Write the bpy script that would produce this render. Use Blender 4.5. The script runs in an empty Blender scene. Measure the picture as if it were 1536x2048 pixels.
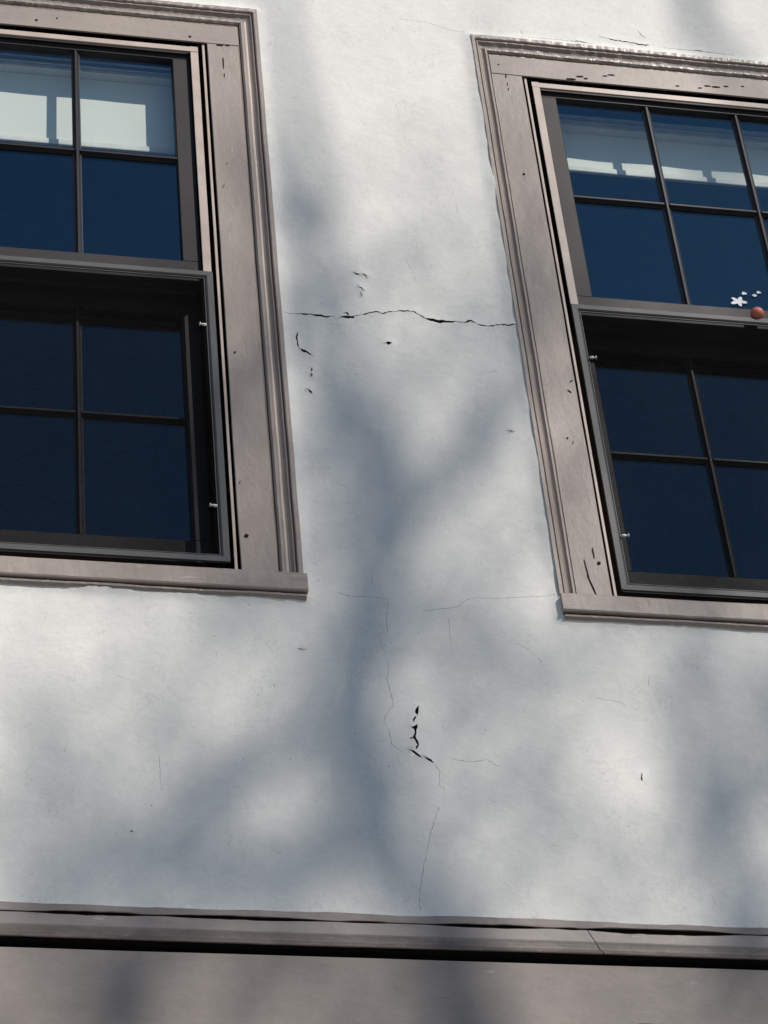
import bpy, bmesh, math, random
import numpy as np
from mathutils import Vector, Matrix, noise
from mathutils.geometry import delaunay_2d_cdt

random.seed(7)
sc = bpy.context.scene
C = sc.collection

# ------------------------------------------------------------------ camera
# the wall is the plane y = 0 facing -Y, X runs to the right along it, Z is up
CAM = Vector((-1.48440, -5.58299, 1.56171))
F = 5686.74 / 1536.0                       # focal length over picture width
VH = Vector((28500.0, 1770.0, 5686.74)).normalized()     # wall's right, in (right, down, forward)
VV = Vector((-724.0, -6613.0, 5686.74)).normalized()     # up
VD = VV.cross(VH)
cd = bpy.data.cameras.new('camera'); cam = bpy.data.objects.new('camera', cd); C.objects.link(cam)
right = Vector((VH[0], VD[0], VV[0])); down = Vector((VH[1], VD[1], VV[1])); fwd = Vector((VH[2], VD[2], VV[2]))
M = Matrix((right, -down, -fwd)).transposed().to_4x4(); M.translation = CAM
cam.matrix_world = M
cd.sensor_fit = 'HORIZONTAL'; cd.sensor_width = 36.0; cd.lens = 36.0 * F
cd.clip_start = 0.05; cd.clip_end = 2000
sc.camera = cam

# ------------------------------------------------------------------ light
SUN = Vector((0.75, -1.0, 1.10)).normalized()            # towards the sun
EL = math.asin(SUN.z)
AZ = math.atan2(SUN.x, SUN.y)                            # from +Y, clockwise
w = bpy.data.worlds.new('World'); sc.world = w; w.use_nodes = True
wn = w.node_tree.nodes; bg = wn['Background']
sky = wn.new('ShaderNodeTexSky'); sky.sky_type = 'NISHITA'; sky.sun_disc = False
sky.sun_elevation = EL; sky.sun_rotation = AZ
sky.air_density = 1.0; sky.dust_density = 0.2; sky.ozone_density = 2.0
w.node_tree.links.new(sky.outputs[0], bg.inputs[0]); bg.inputs[1].default_value = 0.085
sl = bpy.data.lights.new('sun', 'SUN'); sl.energy = 4.35; sl.angle = math.radians(0.53); sl.color = (1.0, 0.935, 0.855)
so = bpy.data.objects.new('sun', sl); C.objects.link(so)
so.rotation_euler = (-SUN).to_track_quat('-Z', 'Y').to_euler(); so.location = (8, -11, 25)
vs = sc.view_settings
vs.view_transform = 'Standard'; vs.look = 'None'; vs.exposure = 0.0; vs.gamma = 1.0; vs.use_curve_mapping = False
sc.cycles.transparent_max_bounces = 24
sc.cycles.max_bounces = 10

# ------------------------------------------------------------------ materials
class NT:
    def __init__(s, name):
        s.m = bpy.data.materials.new(name); s.m.use_nodes = True
        s.t = s.m.node_tree; s.n = s.t.nodes; s.b = s.n['Principled BSDF']; s.o = s.n['Material Output']
        s.tc = s.n.new('ShaderNodeTexCoord'); s.co = s.tc.outputs['Object']
    def l(s, a, b): s.t.links.new(a, b)
    def scale(s, v):
        q = s.n.new('ShaderNodeVectorMath'); q.operation = 'MULTIPLY'; s.l(s.co, q.inputs[0]); q.inputs[1].default_value = v
        return q.outputs[0]
    def noise(s, sc_, det=4, rough=.55, vec=None, dist=0.0):
        q = s.n.new('ShaderNodeTexNoise'); q.inputs['Scale'].default_value = sc_; q.inputs['Detail'].default_value = det
        q.inputs['Roughness'].default_value = rough; q.inputs['Distortion'].default_value = dist
        s.l(vec or s.co, q.inputs['Vector']); return q.outputs['Fac']
    def ramp(s, x, pts):
        q = s.n.new('ShaderNodeValToRGB'); e = q.color_ramp.elements
        while len(e) < len(pts): e.new(0.5)
        for i, (p, c) in enumerate(pts):
            e[i].position = p; e[i].color = (*c, 1) if isinstance(c, tuple) else (c, c, c, 1)
        s.l(x, q.inputs[0]); return q.outputs[0]
    def mix(s, f, a, b, mode='MIX'):
        q = s.n.new('ShaderNodeMix'); q.data_type = 'RGBA'; q.blend_type = mode
        for v, i in ((f, 0), (a, 6), (b, 7)):
            if isinstance(v, (int, float)): q.inputs[i].default_value = v
            elif isinstance(v, tuple): q.inputs[i].default_value = (*v, 1)
            else: s.l(v, q.inputs[i])
        return q.outputs[2]
    def math(s, op, a, b=0.0):
        q = s.n.new('ShaderNodeMath'); q.operation = op
        for v, i in ((a, 0), (b, 1)):
            if isinstance(v, (int, float)): q.inputs[i].default_value = v
            else: s.l(v, q.inputs[i])
        return q.outputs[0]
    def bump(s, h, dist, strength=1.0, prev=None):
        q = s.n.new('ShaderNodeBump'); q.inputs['Distance'].default_value = dist; q.inputs['Strength'].default_value = strength
        s.l(h, q.inputs['Height'])
        if prev: s.l(prev, q.inputs['Normal'])
        return q.outputs[0]
    def fin(s, col=None, rough=None, nrm=None, spec=None):
        if col is not None:
            if isinstance(col, tuple): s.b.inputs['Base Color'].default_value = (*col, 1)
            else: s.l(col, s.b.inputs['Base Color'])
        if rough is not None:
            if isinstance(rough, (int, float)): s.b.inputs['Roughness'].default_value = rough
            else: s.l(rough, s.b.inputs['Roughness'])
        if nrm is not None: s.l(nrm, s.b.inputs['Normal'])
        if spec is not None: s.b.inputs['Specular IOR Level'].default_value = spec
        return s.m

def mat_stucco():
    t = NT('painted_stucco')
    big = t.noise(1.6, 4, .6); mid = t.noise(9, 5, .6)
    col = t.mix(t.ramp(big, [(.35, 0.0), (.7, 1.0)]), (.80, .785, .738), (.75, .74, .703))
    col = t.mix(t.math('MULTIPLY', t.ramp(mid, [(.52, 0.0), (.75, 1.0)]), .35), col, (.66, .655, .64))
    # sparse grime pits and fine scuffs
    sv = t.scale((1.0, 1.0, .45))
    pit = t.noise(70, 3, .6, sv, .6); gate = t.noise(5, 2, .5)
    pm = t.math('MULTIPLY', t.ramp(pit, [(.70, 0.0), (.745, 1.0)]), t.ramp(gate, [(.46, 0.0), (.6, 1.0)]))
    col = t.mix(t.math('MULTIPLY', pm, .5), col, (.36, .35, .33))
    r1 = t.noise(26, 6, .62, t.scale((1, 1, .6)), .3)
    ridge = t.math('ABSOLUTE', t.math('SUBTRACT', r1, .5))
    scuff = t.math('MULTIPLY', t.ramp(ridge, [(0.0, 1.0), (.016, 0.0)]), t.ramp(t.noise(7, 3, .6), [(.48, 0.0), (.62, 1.0)]))
    col = t.mix(t.math('MULTIPLY', scuff, .42), col, (.45, .44, .42))
    fl = t.noise(42, 5, .7, t.scale((.8, 1, 1.1)), .8)
    col = t.mix(t.math('MULTIPLY', t.ramp(fl, [(.40, 1.0), (.58, 0.0)]), .16), col, (.55, .545, .53))
    n = t.bump(t.noise(11, 5, .62), .006, .30)
    n = t.bump(fl, .0022, .35, n)
    n = t.bump(t.noise(150, 4, .7), .0010, .45, n)
    n = t.bump(pm, .002, -.7, n)
    n = t.bump(scuff, .002, -.55, n)
    return t.fin(col, .72, n, .25)

def mat_wood(name, along, base, chip=0.5, dirt=0.4, spec=.4, rough=.48, soot=None):
    t = NT(name)
    sv = {'x': (.08, 1, 1), 'z': (1, 1, .08), 'n': (1, 1, 1)}[along]
    st = t.scale(sv)
    b2 = tuple(v * .82 for v in base); b3 = tuple(min(1, v * 1.10) for v in base)
    col = t.mix(t.ramp(t.noise(4, 5, .6, t.scale(tuple(.3 + .7 * v for v in sv))), [(.3, 0.0), (.7, 1.0)]), b2, b3)
    grain = t.noise(260, 4, .65, st, .2)
    col = t.mix(t.math('MULTIPLY', t.ramp(grain, [(.42, 1.0), (.6, 0.0)]), .07), col, tuple(v * .6 for v in base))
    dm = t.math('MULTIPLY', t.ramp(t.noise(30, 5, .7, t.scale(tuple(.25 + .75 * v for v in sv))), [(.58, 0.0), (.72, 1.0)]), dirt)
    col = t.mix(dm, col, (.10, .085, .075))
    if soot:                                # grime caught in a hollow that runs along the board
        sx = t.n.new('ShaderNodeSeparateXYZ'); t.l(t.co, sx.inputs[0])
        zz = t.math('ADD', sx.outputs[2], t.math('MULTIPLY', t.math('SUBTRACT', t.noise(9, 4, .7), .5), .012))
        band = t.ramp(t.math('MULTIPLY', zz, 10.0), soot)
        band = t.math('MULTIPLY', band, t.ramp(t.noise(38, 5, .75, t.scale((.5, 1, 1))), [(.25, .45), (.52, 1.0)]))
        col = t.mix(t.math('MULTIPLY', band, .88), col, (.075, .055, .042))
    cn = t.noise(60, 4, .65, t.scale(tuple(.2 + .8 * v for v in sv)), .4)
    gate = t.ramp(t.noise(3.3, 2, .5), [(.50, 0.0), (.62, 1.0)])
    cm = t.math('MULTIPLY', t.math('MULTIPLY', t.ramp(cn, [(.64, 0.0), (.665, 1.0)]), gate), chip)
    col = t.mix(cm, col, (.56, .52, .47))
    ck = t.math('MULTIPLY', t.ramp(t.noise(85, 3, .5, t.scale(tuple((.10 if v < .5 else 1) for v in sv)), .3), [(.715, 0.0), (.74, 1.0)]), gate)
    col = t.mix(t.math('MULTIPLY', ck, .75), col, (.06, .045, .04))
    n = t.bump(t.noise(28, 4, .6, t.scale(tuple(.45 + .55 * v for v in sv))), .0022, .5)
    mot = t.noise(75, 4, .7)
    col = t.mix(t.math('MULTIPLY', t.ramp(mot, [(.38, 1.0), (.6, 0.0)]), .13), col, tuple(v * .55 for v in base))
    n = t.bump(mot, .0009, .4, n)
    n = t.bump(grain, .0006, .2, n)
    n = t.bump(cm, .0012, .8, n)
    n = t.bump(ck, .0015, -.8, n)
    return t.fin(col, rough, n, spec)

def mat_plain(name, col, rough=.5, spec=.4, nz=0.12, bump=.0004, sc_=90, metal=0.0):
    t = NT(name)
    c = t.mix(t.ramp(t.noise(sc_ * .12, 4, .6), [(.3, 0.0), (.7, 1.0)]), tuple(v * (1 - nz) for v in col), tuple(min(1, v * (1 + nz)) for v in col))
    n = t.bump(t.noise(sc_, 3, .6), bump, .5)
    t.b.inputs['Metallic'].default_value = metal
    return t.fin(c, rough, n, spec)

GLASS_F0 = .07
def mat_glass():
    t = NT('sky_tinted_glass'); n = t.n
    n.remove(t.b)
    tr = n.new('ShaderNodeBsdfTransparent'); tr.inputs[0].default_value = (.955, .97, .96, 1)
    gl = n.new('ShaderNodeBsdfGlossy'); gl.inputs['Roughness'].default_value = 0.004; gl.inputs[0].default_value = (.27, .66, 1.0, 1)  # deep blue of the reflected sky is put into the gloss colour
    lw = n.new('ShaderNodeLayerWeight'); lw.inputs[0].default_value = .5
    p5 = t.math('POWER', lw.outputs['Facing'], 5.0)
    fr = t.math('ADD', t.math('MULTIPLY', p5, .9), GLASS_F0)
    bp = t.bump(t.noise(3.5, 2, .4), .0006, .3)
    t.l(bp, gl.inputs['Normal'])
    mx = n.new('ShaderNodeMixShader'); t.l(fr, mx.inputs[0]); t.l(tr.outputs[0], mx.inputs[1]); t.l(gl.outputs[0], mx.inputs[2])
    t.l(mx.outputs[0], t.o.inputs[0]); return t.m

def mat_screen():
    t = NT('insect_mesh'); n = t.n; b = t.b
    wv = t.math('ADD', t.math('MULTIPLY', t.noise(300, 2, .5, t.scale((.12, 1, 1))), .6), t.math('MULTIPLY', t.noise(300, 2, .5, t.scale((1, 1, .2))), .4))
    fac = t.ramp(wv, [(.36, .25), (.64, .48)])
    tr = n.new('ShaderNodeBsdfTransparent')
    b.inputs['Base Color'].default_value = (.0035, .0032, .003, 1); b.inputs['Roughness'].default_value = .8; b.inputs['Specular IOR Level'].default_value = .05
    mx = n.new('ShaderNodeMixShader'); t.l(fac, mx.inputs[0]); t.l(tr.outputs[0], mx.inputs[1]); t.l(b.outputs[0], mx.inputs[2])
    t.l(mx.outputs[0], t.o.inputs[0]); return t.m

def mat_shade():
    t = NT('shade_fabric'); n = t.n
    c = t.mix(t.noise(400, 2, .5, t.scale((.1, 1, 1))), (.82, .83, .77), (.87, .88, .82))
    t.fin(c, .9, None, .1); return t.m

TAUPE = (.335, .278, .245)
MT = dict(stucco=mat_stucco(), woodx=mat_wood('taupe_paint_horizontal', 'x', TAUPE), woodz=mat_wood('taupe_paint_vertical', 'z', TAUPE),
          peel=mat_wood('taupe_paint_peeling', 'x', TAUPE, chip=1.0, dirt=.7, spec=.55, rough=.38),
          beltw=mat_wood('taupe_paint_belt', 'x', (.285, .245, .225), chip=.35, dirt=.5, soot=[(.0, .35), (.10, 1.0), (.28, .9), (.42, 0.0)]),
          frieze=mat_wood('taupe_paint_frieze', 'x', (.315, .275, .25), chip=.25, dirt=.12, spec=.25, rough=.6),
          flange=mat_plain('flange_paint', (.50, .405, .345), .45),
          sash=mat_plain('dark_brown_sash', (.025, .0215, .0225), .5, .2), slot=mat_plain('slot_shade_black', (.008, .005, .004), .9, .02),  # slot: near-black colour paints in the shade of the deep recesses
          screenf=mat_plain('grey_screen_frame', (.072, .073, .075), .5, .3), glass=mat_glass(), mesh=mat_screen(), shade=mat_shade(),
          steel=mat_plain('bright_pin', (.82, .80, .74), .3, .6), core=mat_plain('old_masonry', (.075, .065, .058), .9, .1),
          nail=mat_plain('rusty_nail', (.025, .016, .012), .8, .1), room=mat_plain('room_paint', (.30, .31, .30), .9, .1), caulk=mat_plain('caulk_paint', (.29, .25, .23), .6, .3, .2, .002, 60),
          primer=mat_plain('old_primer', (.62, .57, .52), .6), white=mat_plain('white_sticker', (.82, .82, .82), .5), red=mat_plain('red_skin', (.62, .17, .12), .5, .4, .35, .001, 30),
          bark=mat_plain('bark', (.10, .08, .065), .9, .1, .4, .01, 14), ground=mat_plain('asphalt', (.06, .06, .062), .9, .2, .3, .004, 40),
          walk=mat_plain('concrete_paving', (.33, .32, .30), .85, .2, .15, .003, 30), hem=mat_plain('shade_hem', (.78, .79, .74), .7, .2))

# ------------------------------------------------------------------ helpers
def link(name, me, mat, parent=None, smooth=False):
    o = bpy.data.objects.new(name, me); C.objects.link(o)
    if mat: me.materials.append(mat)
    if parent: o.parent = parent
    if smooth:
        for p in me.polygons: p.use_smooth = True
    return o
def empty(name, loc, label=None, cat=None, group=None, parent=None):
    o = bpy.data.objects.new(name, None); C.objects.link(o); o.location = loc; o.empty_display_size = .1
    if parent: o.parent = parent
    return tag(o, label, cat, group)
def tag(o, label=None, cat=None, group=None, kind=None):
    if label and cat and not kind: kind = 'thing'
    for k, v in (('label', label), ('category', cat), ('group', group), ('kind', kind)):
        if v: o[k] = v
    return o
SEED = [0]
def sweep(name, prof, axis, a, b, mat, parent=None, m0=0.0, m1=0.0, step=.03, amp=.0006, freq=5.0, fine=0.0, org=(0, 0, 0)):
    """closed profile of (u, y): u runs along z when the axis is 'x', along x when it is 'z'"""
    SEED[0] += 1; off = Vector((SEED[0] * 3.17, SEED[0] * 1.3, 0))
    n = max(1, int(abs(b - a) / step)); k = len(prof); vs_, fs = [], []
    for i in range(n + 1):
        s = i / n
        for (u, y) in prof:
            p0 = a + m0 * u; p1 = b + m1 * u; q = p0 + (p1 - p0) * s
            p = Vector((q, y, u)) if axis == 'x' else Vector((u, y, q))
            if amp:
                nv = noise.noise_vector(p * freq + off) * amp
                if fine: nv += noise.noise_vector(p * 55 + off) * fine + noise.noise_vector(p * 140 + off) * fine * .5
                if axis == 'x': nv.x *= .1
                else: nv.z *= .1
                p = p + nv
            vs_.append(p + Vector(org))
    for i in range(n):
        for j in range(k):
            j2 = (j + 1) % k
            fs.append((i * k + j, i * k + j2, (i + 1) * k + j2, (i + 1) * k + j))
    fs.append(tuple(range(k))); fs.append(tuple(n * k + j for j in range(k)))
    me = bpy.data.meshes.new(name); me.from_pydata(vs_, [], fs)
    bm = bmesh.new(); bm.from_mesh(me); bmesh.ops.recalc_face_normals(bm, faces=bm.faces); bm.to_mesh(me); bm.free()
    return link(name, me, mat, parent)
def rect(u0, u1, y0, y1, c=.0015):
    """rectangle with the two front (small y) corners chamfered"""
    return [(u0, y1), (u0, y0 + c), (u0 + c, y0), (u1 - c, y0), (u1, y0 + c), (u1, y1)]
def boxm(name, boxes, mat, parent=None):
    vs_, fs = [], []
    for (x0, x1, y0, y1, z0, z1) in boxes:
        k = len(vs_)
        vs_ += [(x0, y0, z0), (x1, y0, z0), (x1, y1, z0), (x0, y1, z0), (x0, y0, z1), (x1, y0, z1), (x1, y1, z1), (x0, y1, z1)]
        fs += [tuple(k + q for q in f) for f in ((0, 3, 2, 1), (4, 5, 6, 7), (0, 1, 5, 4), (1, 2, 6, 5), (2, 3, 7, 6), (3, 0, 4, 7))]
    me = bpy.data.meshes.new(name); me.from_pydata(vs_, [], fs); me.update()
    return link(name, me, mat, parent)
def lathe(name, prof, origin, axis, mat, parent=None, n=14):
    """profile of (radius, distance along axis)"""
    ax = Vector(axis).normalized(); s = ax.orthogonal().normalized(); t = ax.cross(s); vs_, fs = [], []
    for (r, d) in prof:
        for i in range(n):
            q = 2 * math.pi * i / n
            vs_.append(Vector(origin) + ax * d + (s * math.cos(q) + t * math.sin(q)) * r)
    for j in range(len(prof) - 1):
        for i in range(n):
            fs.append((j * n + i, j * n + (i + 1) % n, (j + 1) * n + (i + 1) % n, (j + 1) * n + i))
    fs.append(tuple(range(n))[::-1]); fs.append(tuple((len(prof) - 1) * n + i for i in range(n)))
    me = bpy.data.meshes.new(name); me.from_pydata(vs_, [], fs); me.update()
    bm = bmesh.new(); bm.from_mesh(me); bmesh.ops.recalc_face_normals(bm, faces=bm.faces); bm.to_mesh(me); bm.free()
    return link(name, me, mat, parent, True)
def on_wall(px, py, d=0.0):
    """point of the wall that a point of the photograph shows (used to survey the wall's marks)"""
    r = right * (px - 768) + down * (py - 1024) + fwd * 5686.74
    return CAM + r * ((d - CAM.y) / r.y)

# ------------------------------------------------------------------ survey of the wall
WIN = [dict(cx=-.947, dz=0.0, ho=.712, sill=.718), dict(cx=1.150, dz=-.017, ho=.700, sill=.6995)]
Z_SILL, Z_HEAD, Z_BB = 6.255, 8.378, 8.463           # sill top, soffit of head casing, inner edge of head backband
HO, HBB = .550, .644                                  # half widths: opening, inner edge of backband
Z_TOPBB = 8.546
Z_BELT = 5.232

CR = []    # cracks: polylines of (x, z, width)
def crack(pts, k=1.0, drop=0.0):
    out = []
    for p in pts:
        q = on_wall(p[0], p[1]); out.append((q.x, q.z, p[2] * .00175 * k))
    fine = [out[0]]
    for a, b in zip(out[:-1], out[1:]):
        L = math.hypot(b[0] - a[0], b[1] - a[1]); n = max(1, int(L / .006))
        nx, nz = -(b[1] - a[1]) / max(L, 1e-6), (b[0] - a[0]) / max(L, 1e-6)
        for i in range(1, n + 1):
            s = i / n; j = random.uniform(-.0016, .0016) if i < n else 0
            fine.append((a[0] + (b[0] - a[0]) * s + nx * j, a[1] + (b[1] - a[1]) * s + nz * j, (a[2] + (b[2] - a[2]) * s) * random.uniform(.55, 1.35)))
    if not drop: CR.append(fine); return
    run = []; on = True                                # a hairline opens and closes along its way
    for q in fine:
        if random.random() < .18: on = random.random() > drop
        if on: run.append(q)
        if (not on or q is fine[-1]) and run:
            if len(run) > 1: CR.append(run)
            run = []
crack([(565, 628, .7), (590, 627, 1.2), (610, 629, 2), (640, 631, 3.2), (655, 634, 3.4), (662, 632, 1.2), (672, 633, 1.4)])
crack([(682, 634, 2.5), (690, 634, 4.5), (706, 635, 4.5), (709, 633, 2)])
crack([(686, 626, 1), (694, 626, 3), (698, 631, 2)])
crack([(709, 632, 1), (730, 629, 1.9), (752, 624, 2), (766, 628, 1.4), (780, 624, 1.8), (800, 622, 1.6), (825, 623, 1.6), (838, 629, 1.8), (850, 637, 2.2), (858, 639, 4.5), (875, 643, 5), (900, 644, 5), (912, 643, 2.2), (928, 645, 1.6)])
crack([(930, 646, 2), (936, 643, 4), (942, 642, 4), (949, 645, 2)])
crack([(950, 647, .9), (965, 651, 1.3), (985, 652, 1.8), (1000, 649, 1.4), (1020, 652, 2.4), (1038, 653, .8)])
crack([(594, 664, .8), (593, 678, 3.2), (595, 684, 2.5), (597, 696, 2.2)])
crack([(600, 699, 2), (608, 703, 3.8), (618, 708, 3), (628, 712, .8)])
crack([(623, 736, 1.5), (623, 744, 3.0)]); crack([(621, 748, 3.5), (622, 753, 2)]); crack([(616, 780, 1.5), (621, 784, 3.5), (625, 788, 1)])
crack([(622, 724, 1), (622, 728, 1.8)])
crack([(709, 546, 2), (714, 549, 3.2), (719, 549, 2)]); crack([(725, 549, 2), (733, 553, 3)]); crack([(717, 575, 3), (722, 576, 3.5), (725, 580, 1.5)]); crack([(721, 586, 3), (724, 591, 2.5)])
crack([(772, 687, 5), (776, 687, 6), (781, 688, 4)])
crack([(838, 1411, 1.2), (834, 1420, 3.5), (833, 1426, 4.5), (835, 1431, 3)]); crack([(829, 1435, 3.5), (827, 1441, 4), (827, 1447, 4)])
crack([(834, 1450, 3), (831, 1455, 4.5), (830, 1460, 3), (831, 1466, 4), (829, 1472, 2.5), (828, 1476, 3.5), (834, 1485, 4), (836, 1492, 3.5), (832, 1500, 1.5)])
crack([(818, 1479, .8), (828, 1475, 2.4)]); crack([(822, 1455, 3), (825, 1456, 3)])
crack([(820, 1501, 1.5), (826, 1504, 3), (832, 1509, 5), (838, 1513, 4), (844, 1517, 1.2)]); crack([(849, 1515, 1.8), (855, 1519, 4.5), (861, 1522, 3), (868, 1527, .9)])
HL = .48
for pts in ([(777, 1197), (773, 1240), (775, 1270), (769, 1305), (778, 1330), (774, 1355), (784, 1395), (786, 1412), (775, 1425), (768, 1442), (778, 1460), (783, 1488), (795, 1499), (822, 1516)],
            [(868, 1527), (880, 1545), (878, 1570), (890, 1580), (880, 1610), (862, 1660), (852, 1710), (845, 1750), (838, 1790), (841, 1826)],
            [(675, 1184), (700, 1192), (745, 1192), (780, 1198)], [(848, 1222), (880, 1217), (915, 1213), (935, 1198), (950, 1194), (985, 1196), (1040, 1193), (1085, 1192), (1124, 1190)],
            [(897, 1235), (903, 1290)], [(905, 1518), (940, 1524), (975, 1520), (1000, 1535)], [(745, 1140), (744, 1166)], [(960, 746), (1000, 742), (1036, 737)],
            [(800, 38), (850, 44), (900, 60), (932, 66)], [(318, 1508), (320, 1545), (323, 1582)], [(790, 208), (798, 225), (796, 240)], [(430, 1300), (436, 1320), (432, 1345)],
            [(1030, 1285), (1060, 1300), (1085, 1325)], [(1190, 1395), (1240, 1405), (1275, 1420)], [(980, 1600), (1005, 1612), (1012, 1640)], [(640, 1020), (668, 1032)], [(660, 965), (690, 972), (700, 985)],
            [(812, 520), (830, 560), (828, 590)], [(905, 380), (918, 440)], [(1100, 1690), (1150, 1695), (1195, 1705)], [(230, 1350), (262, 1362)], [(1300, 1350), (1296, 1372)], [(545, 1700), (580, 1712)], [(1425, 1790), (1432, 1812)]):
    hw_ = HL if len(pts) > 3 else HL * .6
    crack([(x, y, hw_ * random.uniform(.7, 1.2)) for x, y in pts], 1.0, .09 if len(pts) > 3 else .45)
crack([(1030, 74, .6), (1070, 77, 1.1), (1110, 79, .8), (1160, 84, 1.4), (1185, 89, 1)]); crack([(1195, 72, .7), (1225, 80, 1.6), (1262, 86, 1.1), (1290, 92, 2.2), (1300, 90, .6)]); crack([(1325, 96, .7), (1400, 103, 1.2), (1470, 111, .8)]); crack([(1040, 60, .6), (1046, 70, .9)]); crack([(1275, 60, .8), (1283, 72, 1.4), (1292, 76, .6)])
crack([(1284, 1545, 1), (1283, 1553, 2.6), (1285, 1563, 1.2)]); crack([(1018, 861, 2), (1024, 863, 2.5)]); crack([(597, 1298, 3), (602, 1299, 3)])
rr = random.Random(3)
for i in range(40):                                    # little pits and nicks scattered over the paint
    x, y = rr.uniform(30, 1500), rr.uniform(900, 1780) if rr.random() < .6 else rr.uniform(40, 1180)
    a = rr.uniform(-.5, .9); L = rr.uniform(2, 8)
    crack([(x, y, .5), (x + L * .5 * math.cos(a), y + L * .5 * math.sin(a), rr.uniform(.5, 1.2)), (x + L * math.cos(a), y + L * math.sin(a) + rr.uniform(-2, 2), .5)])

# ------------------------------------------------------------------ ground and the hidden rest of the building
g = boxm('road', [(-300, 300, -300, 300, -.5, 0.0)], MT['ground']); tag(g, kind='structure')
g = boxm('pavement', [(-60, 60, -2.6, .0, .0, .13)], MT['walk']); tag(g, kind='structure')

# ------------------------------------------------------------------ stucco wall (one skin with real cracks and openings cut into it)
X0, X1, Z0, Z1 = -2.05, 2.25, 5.208, 9.10
def ragged(x0, x1, z0, z1, step=.0055, amp=.0020, sd=0):
    rs = random.Random(sd); pts = []
    def run(ax, az, bx, bz):
        L = math.hypot(bx - ax, bz - az); n = max(2, int(L / step))
        for i in range(n):
            s = i / n; p = Vector((ax + (bx - ax) * s, az + (bz - az) * s, sd))
            j = noise.noise(p * 9) * amp * 1.4 + noise.noise(p * 37) * amp * .9 + rs.uniform(-1, 1) * amp * .25
            nx, nz = -(bz - az) / L, (bx - ax) / L
            pts.append((p.x + nx * j, p.y + nz * j))
    run(x0, z0, x1, z0); run(x1, z0, x1, z1); run(x1, z1, x0, z1); run(x0, z1, x0, z0)
    return pts
HOLES = []
for i, W in enumerate(WIN):
    HOLES.append((ragged(W['cx'] - W['ho'] + .002, W['cx'] + W['ho'] - .002, Z_SILL - .066 + W['dz'], Z_TOPBB - .002 + W['dz'], sd=i + 1),
                  (W['cx'] - W['ho'], W['cx'] + W['ho'], Z_SILL - .066 + W['dz'], Z_TOPBB + W['dz'])))
def inpoly(x, z, P):
    c = False; j = len(P) - 1
    for i in range(len(P)):
        if (P[i][1] > z) != (P[j][1] > z) and x < (P[j][0] - P[i][0]) * (z - P[i][1]) / (P[j][1] - P[i][1]) + P[i][0]: c = not c
        j = i
    return c
def near_hole(x, z, m):
    for P, (a, b, c, d) in HOLES:
        if a - m < x < b + m and c - m < z < d + m:
            return True
    return False
V, E_ = [], []
def add_loop(pts, closed=True):
    k = len(V); n = len(pts); V.extend(Vector(p) for p in pts)
    for i in range(n - (0 if closed else 1)): E_.append((k + i, k + (i + 1) % n))
# outer border, jagged lower edge hidden behind the belt course
B = [(X0, Z0), (X1, Z0), (X1, Z1), (X0, Z1)]
add_loop(B)
for P, _ in HOLES: add_loop([p for p in P if True])
CPTS = []
for P in CR:
    Lp, Rp = [], []
    for i, (x, z, wd) in enumerate(P):
        a = P[max(0, i - 1)]; b = P[min(len(P) - 1, i + 1)]
        dx, dz = b[0] - a[0], b[1] - a[1]; L = math.hypot(dx, dz) or 1
        nx, nz = -dz / L * wd * .5, dx / L * wd * .5
        e = .15 if i in (0, len(P) - 1) else 1.0
        Lp.append((x + nx * e, z + nz * e)); Rp.append((x - nx * e, z - nz * e)); CPTS.append((x, z))
    add_loop(Lp + Rp[::-1])
cp = np.array(CPTS)
# crack lookup cells
cell = {}
for (x, z) in CPTS: cell.setdefault((int(x / .012), int(z / .012)), []).append((x, z))
ST = .0145
nx_, nz_ = int((X1 - X0) / ST), int((Z1 - Z0) / ST)
for i in range(1, nx_):
    for j in range(1, nz_):
        x = X0 + i * ST + random.uniform(-.3, .3) * ST + (j % 2) * ST * .5; z = Z0 + j * ST + random.uniform(-.3, .3) * ST
        if not (X0 + .004 < x < X1 - .004): continue
        if near_hole(x, z, .007): continue
        ci, cj = int(x / .012), int(z / .012)
        if any((x - q[0]) ** 2 + (z - q[1]) ** 2 < .0045 ** 2 for a in (-1, 0, 1) for b in (-1, 0, 1) for q in cell.get((ci + a, cj + b), ())): continue
        V.append(Vector((x, z)))
rv, re_, rf, ov, oe, of = delaunay_2d_cdt(V, E_, [], 0, 1e-6)
seg = {}
for P in CR:
    for a, b in zip(P[:-1], P[1:]):
        for q in (a, b): 
            key = (int(q[0] / .01), int(q[1] / .01)); seg.setdefault(key, []).append((a, b))
def in_crack(x, z):
    ci, cj = int(x / .01), int(z / .01)
    for da in (-1, 0, 1):
        for db in (-1, 0, 1):
            for (a, b) in seg.get((ci + da, cj + db), ()):
                dx, dz = b[0] - a[0], b[1] - a[1]; L2 = dx * dx + dz * dz
                s = max(0, min(1, ((x - a[0]) * dx + (z - a[1]) * dz) / L2)) if L2 else 0
                if math.hypot(x - a[0] - s * dx, z - a[1] - s * dz) < (a[2] + (b[2] - a[2]) * s) * .5: return True
    return False
def hole_dist(x, z):
    m = 1.0
    for P, (a, b, c, d) in HOLES:
        dx = max(a - x, 0, x - b); dz = max(c - z, 0, z - d); m = min(m, math.hypot(dx, dz))
    return m
LIP = [(P[0], P) for P in CR]
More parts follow.
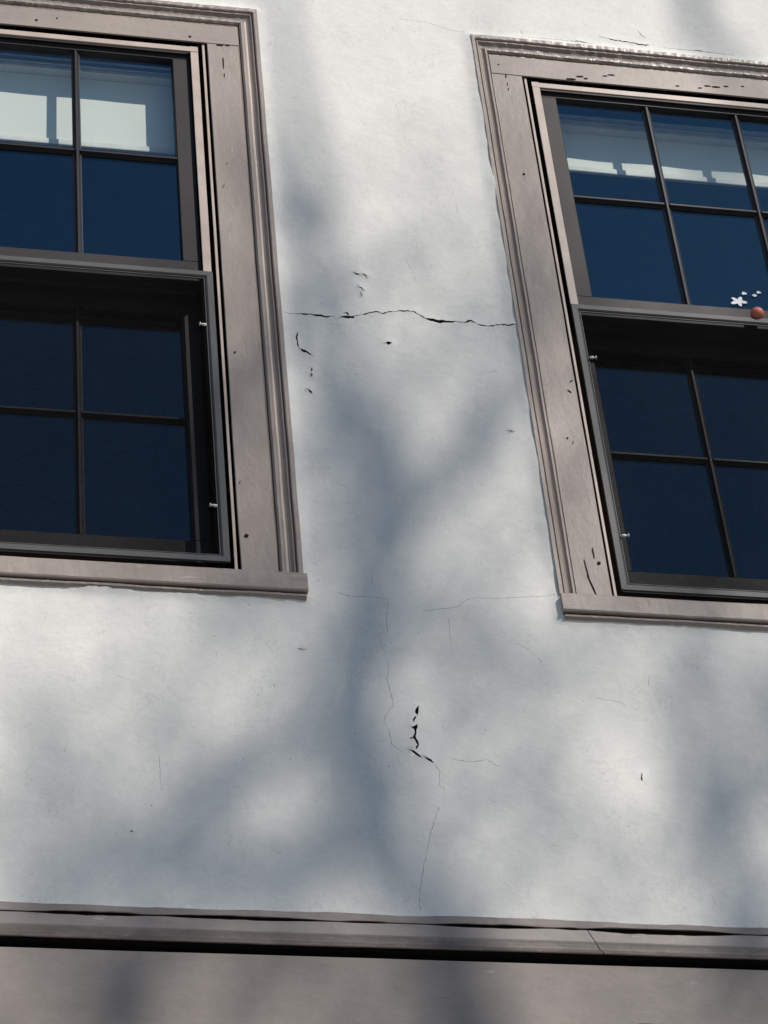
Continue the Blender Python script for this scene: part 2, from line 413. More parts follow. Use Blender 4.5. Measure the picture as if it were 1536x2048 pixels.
def relief(x, z):
    y = noise.noise(Vector((x * 1.7, z * 1.7, 3))) * .0035 + noise.noise(Vector((x * 6, z * 5, 9))) * .0014 + noise.noise(Vector((x * 22, z * 22, 1))) * .00055
    y *= max(0.0, min(1.0, (x - X0) / .12, (X1 - x) / .12, (Z1 - z) / .12))
    d = hole_dist(x, z)
    y -= .0115 * math.exp(-(d / .018) ** 2) * (.80 + .5 * noise.noise(Vector((x * 9, z * 9, 5))))
    return y
keep = []
for f in rf:
    x = sum(rv[i][0] for i in f) / 3; z = sum(rv[i][1] for i in f) / 3
    if any((a - .01 < x < b + .01 and c - .01 < z < d + .01) and inpoly(x, z, P) for P, (a, b, c, d) in HOLES): continue
    if in_crack(x, z): continue
    keep.append(tuple(f))
pv = [(p[0], relief(p[0], p[1]), p[1]) for p in rv]
# upper lip of the open cracks stands a little proud, as plaster does when it lets go
lipc = {}
for P in CR:
    for (x, z, wd) in P:
        if wd > .0025: lipc.setdefault((int(x / .03), int(z / .03)), []).append((x, z, wd))
for i, p in enumerate(pv):
    ci, cj = int(p[0] / .03), int(p[2] / .03); best = 0
    for a in (-1, 0, 1):
        for b in (-1, 0, 1):
            for (x, z, wd) in lipc.get((ci + a, cj + b), ()):
                d = math.hypot(p[0] - x, p[2] - z)
                if d < .022: best = max(best, (1 - d / .022) * (.0030 if p[2] > z else .0006))
    if best: pv[i] = (p[0], p[1] - best, p[2])
cnt = {}
for f in keep:
    for a, b in ((f[0], f[1]), (f[1], f[2]), (f[2], f[0])): cnt[(a, b)] = 1
fs = list(keep); nb = {}
def back(i):
    if i not in nb: nb[i] = len(pv); pv.append(pv[i]); pv.append((pv[i][0], .0118, pv[i][2]))
    return nb[i]
for (a, b) in list(cnt):
    if (b, a) not in cnt and not all(abs(pv[i][0] - X0) < 1e-4 or abs(pv[i][0] - X1) < 1e-4 or abs(pv[i][2] - Z1) < 1e-4 for i in (a, b)): fs.append((back(b), back(a), back(a) + 1, back(b) + 1))
# the plain skin beyond the fine patch
k = len(pv)
def rq(x0, x1, z0, z1):
    k = len(pv); pv.extend([(x0, 0, z0), (x1, 0, z0), (x1, 0, z1), (x0, 0, z1)]); fs.append((k, k + 1, k + 2, k + 3))
rq(-6.0, X0, Z0, Z1); rq(X1, 6.5, Z0, Z1); rq(-6.0, 6.5, Z1, 10.6)
me = bpy.data.meshes.new('stucco_wall'); me.from_pydata(pv, [], fs); me.update()
bm = bmesh.new(); bm.from_mesh(me)
bad = sum(1 for f in bm.faces if f.normal.y > .5)
if bad > len(bm.faces) / 2: bmesh.ops.reverse_faces(bm, faces=bm.faces)
for f in bm.faces:
    f.smooth = abs(f.normal.y) > .5
    if not f.smooth and .0118 in [round(v.co.y, 5) for v in f.verts]: f.material_index = 1
bm.to_mesh(me); bm.free()
wall = link('stucco_wall', me, MT['stucco'])
me.materials.append(MT['core'])
tag(wall, 'cracked off-white painted stucco wall around the two windows', 'wall')
# masonry behind the render coat, with the two openings
cb = []; yb0, yb1 = .0122, .26
xa = [(W['cx'] - .64, W['cx'] + .64) for W in WIN]; zb, zt = 6.20, 8.45
cb += [(-6, 6.5, yb0, yb1, zt, 10.6), (-6, 6.5, yb0, yb1, 5.13, zb), (-6, xa[0][0], yb0, yb1, zb, zt), (xa[0][1], xa[1][0], yb0, yb1, zb, zt), (xa[1][1], 6.5, yb0, yb1, zb, zt),
       (-6, 6.5, .12, .26, 4.98, 5.13), (-6, 6.5, .045, .26, 0, 4.98)]
boxm('masonry_core', cb, MT['core'], wall)

# room behind the windows
rb = [(-3.2, 3.4, 4.0, 4.1, 5.4, 8.9), (-3.3, -3.2, .26, 4.1, 5.4, 8.9), (3.4, 3.5, .26, 4.1, 5.4, 8.9), (-3.3, 3.5, .26, 4.1, 8.9, 9.0), (-3.3, 3.5, .26, 4.1, 5.3, 5.4)]
tag(boxm('room_shell', rb, MT['room']), kind='structure')

# ------------------------------------------------------------------ windows
BBP = [(0, .030), (0, -.004), (.003, -.0075), (.005, -.0080), (.0062, .0010), (.0084, .0010), (.0095, -.0105), (.014, -.0150), (.019, -.0150), (.0225, -.0110), (.027, -.0068), (.032, -.0058),
       (.037, -.0078), (.041, -.0120), (.0445, -.0165), (.0475, -.0175), (.0488, -.0085), (.0512, -.0085), (.0525, -.0195), (.055, -.0215), (.066, -.0215)]
def bbprof(wd):
    k = wd / .0665
    return [(u * k, y + (.009 if y < .02 else 0)) for u, y in BBP] + [(wd, -.0105), (wd, .030)]
def nail(parent, x, z, y, r=.0042):
    lathe('nail_head', [(r * .9, .003), (r, -.0004), (r * .6, -.0009), (r * .15, -.001)], (x, y, z), (0, 1, 0), MT['nail'], parent, 10)

def build_window(W, label, shade):
    root = empty('sash_window', (W['cx'], 0, Z_SILL + W['dz']), label, 'window', 'double-hung windows in the stucco wall')
    zs = lambda z: z - Z_SILL
    hz, bz, tz = zs(Z_HEAD), zs(Z_BB), zs(Z_TOPBB)
    # flat casing boards: the head runs through, the sides butt under it
    hc = sweep('head_casing', rect(hz, bz + .004, .0005, .0055, .0015), 'x', -HBB - .004, HBB + .004, MT['woodx'], root, amp=.0012)
    for s in (-1, 1):
        a, b = sorted((s * HO, s * (HBB + .004)))
        c_ = sweep('side_casing', rect(a, b, .0015, .0065, .0015), 'z', .002, hz - .0015, MT['woodz'], root, amp=.0012)
        W.setdefault('sides', {})[s] = c_
    W['head'] = hc
    wd = W['ho'] - HBB
    p = bbprof(wd)
    pr = bbprof(tz - bz); mk = wd / (tz - bz)
    sweep('backband', [(bz + u, y) for u, y in pr], 'x', -HBB + mk * bz, HBB - mk * bz, MT['peel'], root, -mk, mk, step=.006, amp=.0016, fine=.0011)
    for s in (-1, 1):
        sweep('backband', [(s * (HBB + u), y) for u, y in p], 'z', .002, bz - HBB / mk, MT['woodz'], root, 0, s / mk, step=.012, amp=.0013, fine=.00022)
    # sill with its bead
    sh = W['sill']
    sill = sweep('sill', [(0.0, .16), (-.006, -.004), (-.0015, -.0205), (-.005, -.0225), (-.056, -.0225), (-.060, -.0205), (-.061, -.016), (-.063, .01), (-.062, .16)][:], 'x', -sh, sh, MT['woodx'], root, amp=.0014, step=.012, fine=.0004)
    sweep('sill_bead', [(-.0655, .012), (-.0655, -.0110), (-.068, -.0145), (-.073, -.0135), (-.0785, -.0085), (-.081, .0), (-.081, .012)], 'x', -sh + .004, sh - .004, MT['peel'], sill, amp=.0022, step=.008, fine=.0008)
    # metal jamb tracks: two fins with dark slots between them, each side and at the head
    so_, si = HO, .497
    for s in (-1, 1):
        for (u0, u1, y) in ((.521, .497, .0055), (.5425, .5345, .0075)):
            a, b = sorted((s * u0, s * u1))
            sweep('jamb_track', rect(a, b, y, y + .003, .0008), 'z', (.045 if u0 < .53 else .004), hz - (.018 if u0 < .53 else .001), MT['flange'], root, amp=.0005)
    sweep('head_track', rect(hz - .043, hz - .0205, .0045, .0085, .001), 'x', -.521, .521, MT['flange'], root, amp=.0005)
    boxm('jamb_liner', [(-.62, -.4985, .052, .17, .0, hz + .02), (.4985, .62, .052, .17, .0, hz + .02), (-.4985, .4985, .052, .17, hz - .016, hz + .06),
                        (-.62, -.575, .03, .052, .0, hz + .02), (.575, .62, .03, .052, .0, hz + .02), (-.575, .575, .03, .052, hz + .045, hz + .06)], MT['slot'], root)
    # sashes
    def sash(name, z0, z1, g0, g1, yf, yg, mz):
        gw = .4425
        bx = []
        sh_ = sweep(name, rect(g1, z1, yf, yg + .022, .0025), 'x', -.496, .496, MT['sash'], root, amp=.0002)
        oth = [sweep('x', rect(z0, g0, yf, yg + .022, .0025), 'x', -.496, .496, MT['sash'], None, amp=.0002)]
        for s in (-1, 1):
            a, b = sorted((s * gw, s * .496))
            oth.append(sweep('x', rect(a, b, yf, yg + .022, .0025), 'z', g0, g1, MT['sash'], None, amp=.0002))
        bm = bmesh.new(); bm.from_mesh(sh_.data)
        for o in oth:
            bm.from_mesh(o.data); me_ = o.data; bpy.data.objects.remove(o); bpy.data.meshes.remove(me_)
        bm.to_mesh(sh_.data); bm.free()
        mp = lambda c: [(c - .0125, yg + .004), (c - .0125, yg - .0022), (c - .0095, yg - .004), (c - .0045, yf + .0035), (c - .003, yf + .0012), (c + .003, yf + .0012), (c + .0045, yf + .0035), (c + .0095, yg - .004), (c + .0125, yg - .0022), (c + .0125, yg + .004)]
        for x in (-.1475, .1475): sweep('muntin', mp(x), 'z', g0, g1, MT['sash'], sh_, amp=.0002)
        for (x0, x1) in ((-.4425, -.1567), (-.1383, .1383), (.1567, .4425)): sweep('muntin', mp(mz), 'x', x0, x1, MT['sash'], sh_, amp=.0002)
        # glazing bead round every pane and the pane itself
        xs = (-.4425, -.1475, .1475, .4425); zz = (g0, mz, g1)
        for i in range(3):
            for j in range(2):
                a = random.uniform(-.0006, .0006); b = random.uniform(-.0006, .0006)
                x0, x1, z0_, z1_ = xs[i] - .003, xs[i + 1] + .003, zz[j] - .003, zz[j + 1] + .003
                if i: x0 = xs[i] + .001
                if i < 2: x1 = xs[i + 1] - .001
                if j: z0_ = zz[j] + .001
                else: z1_ = zz[j + 1] - .001
                me_ = bpy.data.meshes.new('pane')
                q = [(x0, yg + a, z0_), (x1, yg - b, z0_), (x1, yg - a, z1_), (x0, yg + b, z1_)]
                me_.from_pydata(q + [(x, y + .004, z) for x, y, z in q], [], [(0, 1, 2, 3), (7, 6, 5, 4), (0, 4, 5, 1), (1, 5, 6, 2), (2, 6, 7, 3), (3, 7, 4, 0)]); me_.update()
                link('pane', me_, MT['glass'], sh_)
        return sh_
    us = sash('upper_sash', zs(7.342), zs(8.352), zs(7.430), zs(8.311), .022, .036, zs(7.864))
    ls = sash('lower_sash', zs(6.360), zs(7.372), zs(6.447), zs(7.288), .100, .114, zs(6.886))
    boxm('sash_stop', [(-.4985, .4985, .085, .17, .001, zs(6.358))], MT['slot'], root)
    return root

def build_screen(W, label):
    z0, z1, h = 6.293 - Z_SILL, 7.369 - Z_SILL, .5225
    root = empty('insect_screen', (W['cx'], 0, Z_SILL + W['dz']), label, 'window screen', 'insect screens over the lower sashes')
    wr, y0, y1 = .030, -.002, .0050
    pf = lambda o, s: [(o, y1), (o, y0 + .001), (o - s * .001, y0), (o - s * .017, y0), (o - s * .021, y0 + .0025), (o - s * .0225, y0 + .0058), (o - s * .0235, y0 + .0058), (o - s * .024, y0 + .004), (o - s * .026, y0 + .004), (o - s * .027, y1)]
    sweep('top_rail', pf(z1, 1), 'x', -h - z1, h + z1, MT['screenf'], root, 1, -1, amp=.0003) if False else None
    def mit(name, o, s, axis, a, b, ma, mb):
        prof = [(u - o, y) for u, y in pf(o, s)]
        # mitre is measured from the outer edge
        org = (0, 0, o) if axis == 'x' else (o, 0, 0)
        return sweep(name, prof, axis, a, b, MT['screenf'], root, ma, mb, amp=.0003, org=org)
    e = .0004
    mit('top_rail', z1, 1, 'x', -h + e, h - e, -1, 1); mit('bottom_rail', z0, -1, 'x', -h + e, h - e, 1, -1)
    mit('stile', h, 1, 'z', z0 + e, z1 - e, -1, 1); mit('stile', -h, -1, 'z', z0 + e, z1 - e, 1, -1)
    me = bpy.data.meshes.new('mesh')
    n = 14; vs_ = []; fs_ = []
    for i in range(n + 1):
        for j in range(n + 1):
            x = -h + .024 + (2 * h - .048) * i / n; z = z0 + .024 + (z1 - z0 - .048) * j / n
            vs_.append((x, .0036 + .0012 * math.sin(math.pi * i / n) * math.sin(math.pi * j / n), z))
    for i in range(n):
        for j in range(n):
            k = i * (n + 1) + j; fs_.append((k, k + n + 1, k + n + 2, k + 1))
    me.from_pydata(vs_, [], fs_); me.update(); link('mesh', me, MT['mesh'], root, True)
    for s in (-1, 1):
        for z in (7.153 - Z_SILL, 6.483 - Z_SILL):
            lathe('plunger_pin', [(.0025, 0), (.0042, .001), (.0042, .011), (.0022, .0125), (.0022, .017), (.0058, .018), (.0058, .0195), (.004, .0205)], (s * (h - .027), -.0015, z), (-s, -.15, 0), MT['steel'], root, 12)
    return root

def build_shade(W, label, y, zhem, sag, wavy):
    root = empty('roller_shade', (W['cx'], 0, zhem), label, 'roller shade', 'white roller shades')
    top = 8.400 + W['dz'] - zhem; n = 60; m = 14; vs_ = []; fs_ = []; hw = .488
    for i in range(n + 1):
        for j in range(m + 1):
            x = -hw + 2 * hw * i / n; z = top * j / m
            k_ = (1 - z / top)
            vs_.append((x, y + wavy * math.sin(x * 21 + 1) * k_ * k_ + .003 * k_, z + sag * (abs(x) / hw) ** 2 * (1 - j / m)))
    for i in range(n):
        for j in range(m):
            k = i * (m + 1) + j; fs_.append((k, k + m + 1, k + m + 2, k + 1))
    me = bpy.data.meshes.new('fabric'); me.from_pydata(vs_, [], fs_); me.update(); link('fabric', me, MT['shade'], root, True)
    sweep('hem_bar', [(0.001, y + .006), (0.001, y - .0035), (.004, y - .0048), (.022, y - .0048), (.0245, y - .003), (.0245, y + .006)], 'x', -hw, hw, MT['hem'], root, amp=.0015)
    sweep('cassette', [(top - .045, y + .0), (top - .045, y - .024), (top - .062, y - .026), (top - .064, y - .030), (top - .080, y - .031), (top - .082, y - .027), (top - .100, y - .026), (top - .102, y + .0)], 'x', -hw, hw, MT['hem'], root, amp=.0006)
    lathe('roller', [(.018, 0), (.022, .002), (.022, 2 * hw - .002), (.018, 2 * hw)], (-hw, y + .025, top), (1, 0, 0), MT['hem'], root, 20)
    return root

wl = build_window(WIN[0], 'taupe-trimmed sash window at left, its head trim cut by the picture top', None)
wr = build_window(WIN[1], 'taupe-trimmed sash window at right with round red ornament and white sticker', None)
build_screen(WIN[0], 'grey-framed insect screen on the lower half of the left window')
build_screen(WIN[1], 'grey-framed insect screen on the lower half of the right window, below the red ball')
q = on_wall(250, 302); zl = q.z + .120 * 1.13
build_shade(WIN[0], 'white roller shade with tall sunlit patches behind the left window', .120, zl, 0.0, .0025)
q = on_wall(1190, 346); zr = q.z + .145 * 1.13
build_shade(WIN[1], 'white roller shade with a narrow sunlit strip behind the right window', .145, zr, 0.0, .002)
# nail heads on the casings
def nl(W, part, px, py, r=.0042):
    p = on_wall(px, py); nail(part, p.x - W['cx'], p.z - Z_SILL - W['dz'], -.0006, r)
nl(WIN[0], WIN[0]['head'], 73, 40); nl(WIN[0], WIN[0]['head'], 114, 36, .0026); nl(WIN[0], WIN[0]['head'], 380, 73)
nl(WIN[0], WIN[0]['sides'][1], 493, 1071, .0055); nl(WIN[0], WIN[0]['sides'][1], 470, 704, .0028)
nl(WIN[1], WIN[1]['sides'][-1], 1048, 348, .004); nl(WIN[1], WIN[1]['sides'][-1], 1198, 1126, .005); nl(WIN[1], WIN[1]['sides'][-1], 1135, 876, .0028); nl(WIN[1], WIN[1]['head'], 997, 129, .003)

# flaked paint: bare dark wood with a pale broken primer edge, and open checks in the boards
def chip(W, part, px, py, L, H, ang, pale=True, y=.0):
    p = on_wall(px, py); rs = random.Random(int(px * 7 + py)); n = 18; ca, sa = math.cos(ang), math.sin(ang)
    def blob(l, h, dz, yy, nm, mat):
        pts = []
        for i in range(n):
            a = 2 * math.pi * i / n; k = rs.uniform(.6, 1.15)
            u = l * .5 * math.cos(a) * rs.uniform(.85, 1.08); v = h * .5 * math.sin(a) * k + dz
            pts.append((p.x - W['cx'] + u * ca - v * sa, yy, p.z - Z_SILL - W['dz'] + u * sa + v * ca))
        vs_ = pts + [(x, yy + .0022, z) for x, y_, z in pts]
        me = bpy.data.meshes.new(nm); me.from_pydata(vs_, [], [tuple(range(n)), tuple(range(2 * n - 1, n - 1, -1))] + [(i, i + n, (i + 1) % n + n, (i + 1) % n) for i in range(n)]); me.update()
        link(nm, me, mat, part)
    if pale: blob(L * 1.08, H * 1.5, H * .25, y - .0009, 'paint_flake', MT['primer'])
    blob(L, H, 0, y - .0016, 'bare_wood', MT['nail'])
H1, S1, S0, H0 = WIN[1]['head'], WIN[1]['sides'][-1], WIN[0]['sides'][1], WIN[0]['head']
for (x, y_, L, H) in ((1142, 158, .030, .004), (1160, 153, .022, .0028), (1172, 157, .012, .003), (1222, 150, .022, .0032), (1210, 152, .014, .002), (1415, 172, .020, .0035), (1432, 174, .026, .005), (1452, 173, .016, .0035), (1400, 176, .012, .002), (1485, 173, .010, .0025), (1355, 172, .012, .002)):
    chip(WIN[1], H1, x, y_, L, H, .02, True, -.0006)
for (x, y_, L, H, a) in ((1012, 152, .018, .0035, 1.5), (1015, 168, .014, .002, 1.5), (1017, 178, .010, .0025, 1.5), (1174, 1140, .075, .0022, 1.66), (1184, 1170, .075, .0032, 1.80), (1187, 1106, .040, .0024, 1.6), (1150, 1183, .012, .002, 1.5), (1146, 885, .014, .0016, 1.2), (1142, 762, .012, .0022, .6), (1139, 782, .014, .0022, -.7)):
    chip(WIN[1], S1, x, y_, L, H, a, False, .0006)
for (x, y_, L, H, a) in ((447, 125, .055, .0026, 1.57), (449, 150, .02, .0018, 1.57), (440, 90, .022, .002, 0), (455, 90, .016, .002, .1), (447, 372, .022, .002, 1.2), (454, 327, .008, .002, 1), (480, 964, .010, .002, 1.3)):
    chip(WIN[0], S0, x, y_, L, H, a, False, .0006)

# ------------------------------------------------------------------ little things at the meeting rail of the right window
p = on_wall(1512, 617, .0003)
ball = lathe('red_ball', [(.001, -.0205)] + [(.0205 * math.sin(math.pi * k / 12), -.0205 * math.cos(math.pi * k / 12)) for k in range(1, 12)] + [(.001, .0205)], (0, 0, 0), (0, 0, 1), MT['red'], None, 24)
ball.location = (p.x, .0003, 7.369 + WIN[1]['dz'] + .0200)
tag(ball, 'small round red ornament resting on top of the right window screen', 'ornament')
def sticker(px, py, r, lobes, depth, label, cat, name):
    p = on_wall(px, py, .0345); n = 40; vs_ = []
    rs = random.Random(px)
    for i in range(n):
        a = 2 * math.pi * i / n
        q = r * (1 + depth * math.cos(lobes * a + .6) + .12 * math.sin(2 * a + 1))
        vs_.append((q * math.cos(a) * 1.15, 0, q * math.sin(a)))
    vs_ += [(x, .0012, z) for x, y, z in vs_]
    fs_ = [tuple(range(n)), tuple(range(2 * n - 1, n - 1, -1))] + [(i, i + n, (i + 1) % n + n, (i + 1) % n) for i in range(n)]
    me = bpy.data.meshes.new(name); me.from_pydata(vs_, [], fs_); me.update()
    o = link(name, me, MT['white']); o.location = (p.x, .0338, p.z); return tag(o, label, cat, 'white stickers on the right window')
sticker(1477, 603, .0165, 5, .38, 'white star-shaped sticker left of the red ornament on the window', 'sticker', 'star_sticker')
sticker(1488, 587, .0062, 3, .2, 'tiny white dot sticker just above the white star', 'sticker', 'dot_sticker')
sticker(1509, 591, .0055, 4, .2, 'tiny white dot sticker nearest above the red ornament', 'sticker', 'dot_sticker')
sticker(1517, 585, .0055, 3, .2, 'highest and rightmost of the tiny white dot stickers', 'sticker', 'dot_sticker')

# ------------------------------------------------------------------ belt course and frieze board below
def loft(name, rows, mat, parent=None, smooth=False):
    n = len(rows[0]); k = len(rows); vs_ = []; fs_ = []
    for r in rows: vs_ += r
    for j in range(k - 1):
        for i in range(n - 1): fs_.append((j * n + i, j * n + i + 1, (j + 1) * n + i + 1, (j + 1) * n + i))
    fs_.append(tuple(j * n for j in range(k))); fs_.append(tuple(j * n + n - 1 for j in range(k))[::-1])
    me = bpy.data.meshes.new(name); me.from_pydata(vs_, [], fs_); me.update()
    bm = bmesh.new(); bm.from_mesh(me); bmesh.ops.recalc_face_normals(bm, faces=bm.faces); bm.to_mesh(me); bm.free()
    return link(name, me, mat, parent, smooth)
belt = empty('belt_moulding', (0, 0, 5.12), 'taupe wooden belt moulding with an open crack under the stucco', 'moulding')
def samples(a, b):
    xs = [a]; 
    while xs[-1] < b - 1e-6:
        st = .007 if -1.4 < xs[-1] < 1.4 else .25
        xs.append(min(b, xs[-1] + st))
    return xs
wob = lambda x, f, s: noise.noise(Vector((x * f, s, 0)))
def gapw(x):
    g = max(0.0004, wob(x, 2.3, 4.4) * .004 + .0006 + wob(x, 9, 2) * .0016)
    for (c, wd, h) in ((-.81, .12, .0060), (-.45, .17, .0062), (-.16, .05, .003), (.14, .12, .0060), (.34, .03, .003), (.57, .17, .0105)):
        g = max(g, h * math.exp(-((x - c) / wd) ** 4) * (1 + .35 * wob(x, 30, 9)))
    return min(g * 1.35, .0145)
xs = samples(-6, 6.5)
def row(f): return [(x, *f(x)) for x in xs]
ZB = 5.12
top = lambda x: 5.224 + wob(x, 2.2, 1) * .006 + wob(x, 7, 5) * .0038 + wob(x, 30, 5) * .0012 - ZB
mid = lambda x: 5.1965 + wob(x, 1.6, 7) * .003 + wob(x, 11, 3) * .0009 - ZB
caulk = loft('caulk_strip', [row(lambda x: (.006, top(x))), row(lambda x: (-.0035, top(x) - .0008)), row(lambda x: (-.0125 + wob(x, 9, 8) * .0012, top(x) - .006)), row(lambda x: (-.0125 + wob(x, 6, 3) * .001, mid(x) + .007)), row(lambda x: (-.0122, mid(x) + gapw(x) * .5 + .001)), row(lambda x: (-.0105, mid(x) + gapw(x) * .5)), row(lambda x: (-.0080, mid(x) + gapw(x) * .5 + .002)), row(lambda x: (-.0060, mid(x) + .013))], MT['caulk'], belt, False)
JX = .385
def length(a, b, sk0, sk1):
    global xs
    xs0 = xs; xs = samples(a, b)
    def r2(u, y, zf):
        z0 = zf
        return [(x + (u / .075) * (sk0 * max(0, 1 - (x - xs[0]) / .12) + sk1 * max(0, 1 - (xs[-1] - x) / .12)), y + wob(x, 5, 3 + y * 40) * .0007, zf(x)) for x in xs]
    bt = lambda x: 5.1225 + wob(x, 1.4, 12) * .0016 + wob(x, 16, 12) * .0006 - ZB
    o = loft('moulding_length', [r2(0, -.0060, lambda x: mid(x) - gapw(x) * .5 - .006), r2(0, -.0085, lambda x: mid(x) - gapw(x) * .5 - .0005), r2(.002, -.0115, lambda x: mid(x) - gapw(x) * .5 - .002), r2(.03, -.0150, lambda x: bt(x) + .042),
                                 r2(.036, -.0160, lambda x: bt(x) + .036), r2(.045, -.0150, lambda x: bt(x) + .028), r2(.053, -.0150, lambda x: bt(x) + .020), r2(.06, -.0165, lambda x: bt(x) + .012), r2(.068, -.0205, lambda x: bt(x) + .006), r2(.073, -.0215, lambda x: bt(x) + .003), r2(.075, -.0205, bt), r2(.075, -.0165, bt), r2(.06, -.0135, lambda x: bt(x) + .012), r2(.03, -.0080, lambda x: bt(x) + .045)], MT['beltw'], belt, False)
    xs = xs0
length(-6, JX - .0013, 0, .030); length(JX + .0013, 6.5, .030, 0)
fr = sweep('frieze_board', rect(4.30, 5.1035, -.004, .04, .003), 'x', -6, 6.5, MT['frieze'], None, step=.04, amp=.0012, freq=3)
tag(fr, 'broad taupe frieze board under the dark gap at the bottom', 'board')
fb = boxm('lower_front', [(-6, 6.5, -.002, .043, .13, 4.296)], MT['stucco']); tag(fb, kind='structure')

# ------------------------------------------------------------------ the bare street tree whose limbs shade the wall
rt = random.Random(11)
def tube(verts, faces, pts, n=7):
    k0 = len(verts); P = [Vector(p[0]) for p in pts]
    prev = None
    for i, (p, r) in enumerate(pts):
        d = (P[min(i + 1, len(P) - 1)] - P[max(i - 1, 0)]).normalized()
        s = d.orthogonal().normalized() if prev is None else (prev - d * prev.dot(d)).normalized(); prev = s
        t = d.cross(s)
        for j in range(n):
            a = 2 * math.pi * j / n; rr_ = r * (1 + .10 * noise.noise(Vector((j * 1.7, i * .6, r * 9))))
            verts.append(Vector(p) + (s * math.cos(a) + t * math.sin(a)) * rr_)
    for i in range(len(pts) - 1):
        for j in range(n):
            faces.append((k0 + i * n + j, k0 + i * n + (j + 1) % n, k0 + (i + 1) * n + (j + 1) % n, k0 + (i + 1) * n + j))
    faces.append(tuple(k0 + j for j in range(n))[::-1]); faces.append(tuple(k0 + (len(pts) - 1) * n + j for j in range(n)))
def smooth_path(ctrl, sub=5):
    out = []
    n = len(ctrl)
    for i in range(n - 1):
        p0, p1, p2, p3 = ctrl[max(0, i - 1)], ctrl[i], ctrl[i + 1], ctrl[min(n - 1, i + 2)]
        for s in range(sub):
            t = s / sub
            out.append(tuple(.5 * ((2 * b) + (c - a) * t + (2 * a - 5 * b + 4 * c - d) * t * t + (3 * b - a - 3 * c + d) * t ** 3) for a, b, c, d in zip(p0, p1, p2, p3)))
    out.append(tuple(ctrl[-1])); return out
def limb(px_pts, dist, sub=5):
    """px_pts: (x, y, shade width) surveyed on the wall; dist: metres from the wall towards the sun at both ends"""
    ctrl = []
    for i, (x, y, wd) in enumerate(px_pts):
        s = i / (len(px_pts) - 1); d = dist[0] + (dist[1] - dist[0]) * s
        q = on_wall(x, y) + SUN * d; ctrl.append((q.x, q.y, q.z, wd * .00135 * .5))
    return [((a, b, c), max(.004, r)) for a, b, c, r in smooth_path(ctrl, sub)]
tree = empty('street_tree', (8.2, -11.0, 0), 'tall bare street tree across the pavement shading the wall', 'tree')
def mesh_part(name, paths, n=7):
    v, f = [], []
    for p in paths: tube(v, f, [((q[0][0] - 8.2, q[0][1] + 11.0, q[0][2]), q[1]) for q in p], n)
    me = bpy.data.meshes.new(name); me.from_pydata(v, [], f); me.update(); return link(name, me, MT['bark'], tree, True)
D = 17.5
main = limb([(925, 2010, 100), (860, 1870, 78), (775, 1720, 100), (757, 1600, 108), (740, 1480, 85), (735, 1350, 72), (755, 1220, 88), (770, 1090, 98), (745, 950, 80), (705, 830, 80), (660, 720, 48), (635, 600, 70), (640, 480, 62), (615, 340, 55), (585, 190, 38), (560, 40, 28), (545, -150, 18)], (D, D + .8))
b0 = main[0][0]
trunk = [((8.2 + .1, -11.0, -.2), .36), ((8.2, -11.0, .5), .27), ((8.15, -11.0, 3), .23), ((8.25, -10.95, 8), .19), ((b0[0] + .05, b0[1] + .1, 12.5), .15), ((b0[0] + .02, b0[1], b0[2] - 1.6), .10), (b0, .07)]
mesh_part('trunk', [trunk + main[1:]], 12)
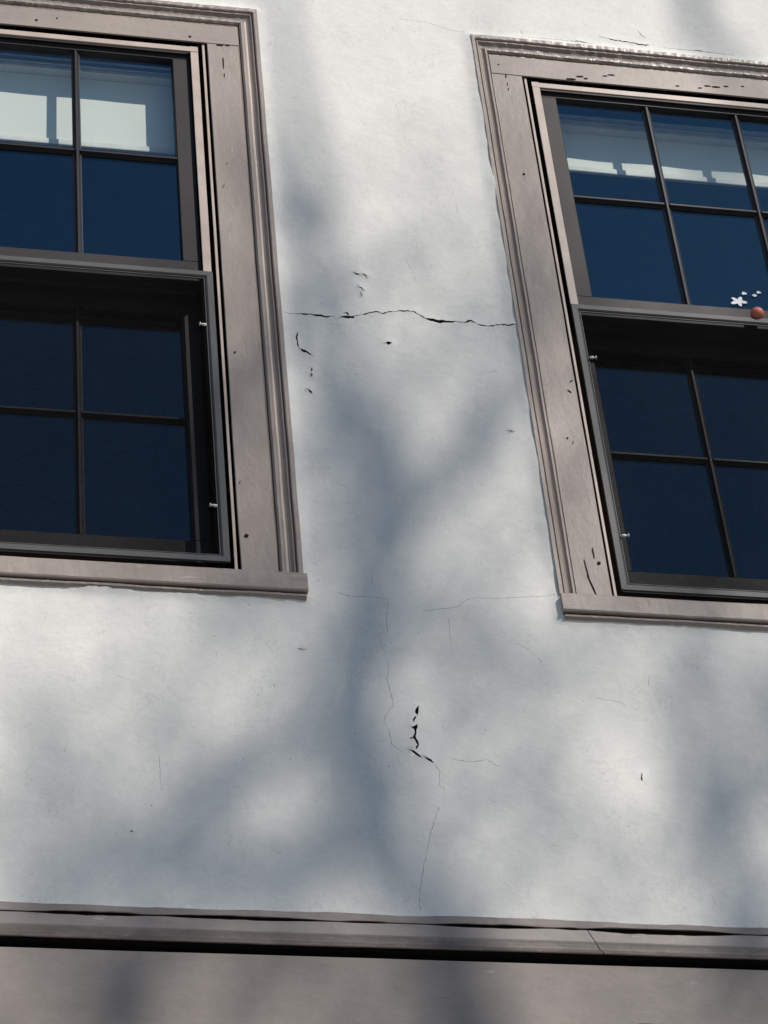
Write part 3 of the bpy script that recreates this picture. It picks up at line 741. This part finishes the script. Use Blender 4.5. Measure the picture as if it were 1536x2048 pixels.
LB = [([(740, 1720, 60), (692, 1570, 74), (680, 1450, 82), (668, 1350, 56), (692, 1230, 36), (660, 1120, 18)], (D, D + .6)),
      ([(700, 1420, 50), (600, 1470, 34), (520, 1530, 46), (440, 1580, 58), (360, 1655, 72), (300, 1700, 48), (180, 1740, 30), (60, 1770, 20)], (D, D + 3)),
      ([(755, 1700, 50), (600, 1700, 30), (420, 1735, 40), (250, 1765, 36), (110, 1765, 30), (20, 1775, 20)], (D, D + 3)),
      ([(770, 1110, 50), (850, 1010, 42), (930, 930, 36), (985, 800, 18), (1000, 650, 10)], (D, D + 1)),
      ([(750, 1240, 36), (880, 1270, 26), (1000, 1285, 34), (1110, 1320, 24), (1250, 1330, 14), (1400, 1370, 20)], (D, D + 1)),
      ([(1500, 2000, 46), (1440, 1750, 52), (1400, 1600, 58), (1385, 1420, 58), (1360, 1290, 42), (1420, 1100, 24), (1470, 900, 18)], (D + 1, D + 2.6)),
      ([(210, 2080, 105), (275, 1960, 100), (335, 1850, 42), (480, 1770, 36), (650, 1740, 42), (745, 1690, 40)], (D + 5, D)),
      ([(700, 820, 34), (720, 640, 18), (745, 540, 18), (860, 470, 20), (905, 560, 14), (900, 650, 8)], (D, D + 1)),
      ([(1400, -160, 50), (1390, 30, 60), (1450, 120, 50), (1536, 260, 40)], (D + 1, D + 2)),
      ([(640, 500, 34), (565, 430, 42), (520, 330, 26), (470, 200, 16)], (D + .5, D + 1))]
for pts, dd in LB:
    mesh_part('limb', [limb(pts, dd)], 8)
# twigs: fine sprays that blur into a faint veil, thicker low down
tw = []
def twig(x, y, ang, L, wd, d, depth):
    pts = []; a = ang
    for i in range(5):
        pts.append((x, y, wd * (1 - .17 * i))); x += L / 4 * math.cos(a); y += L / 4 * math.sin(a); a += rt.uniform(-.35, .35)
        if depth and rt.random() < .8: twig(x, y, a + rt.choice((-1, 1)) * rt.uniform(.4, .9), L * .6, wd * .6, d + rt.uniform(-.4, .4), depth - 1)
    tw.append(limb(pts, (d, d + rt.uniform(-.5, .5)), 2))
n_ = 0
while n_ < 230:
    x = rt.uniform(-10, 1700); y = rt.uniform(420, 2250)
    if y < 1800 and x < 180: continue
    if rt.random() > min(1.0, max(.0, (y - 380) / 620)): continue
    if ((x - 1210) / 190) ** 2 + ((y - 1500) / 220) ** 2 < 1 and rt.random() < .75: continue
    if ((x - 250) / 220) ** 2 + ((y - 1400) / 190) ** 2 < 1 and rt.random() < .6: continue
    twig(x, y, rt.uniform(-2.5, -.6), rt.uniform(200, 420), rt.uniform(9, 17), D + rt.uniform(-1.5, 1.5), 1); n_ += 1
o = mesh_part('twigs', tw, 4); tag(o, kind='stuff')
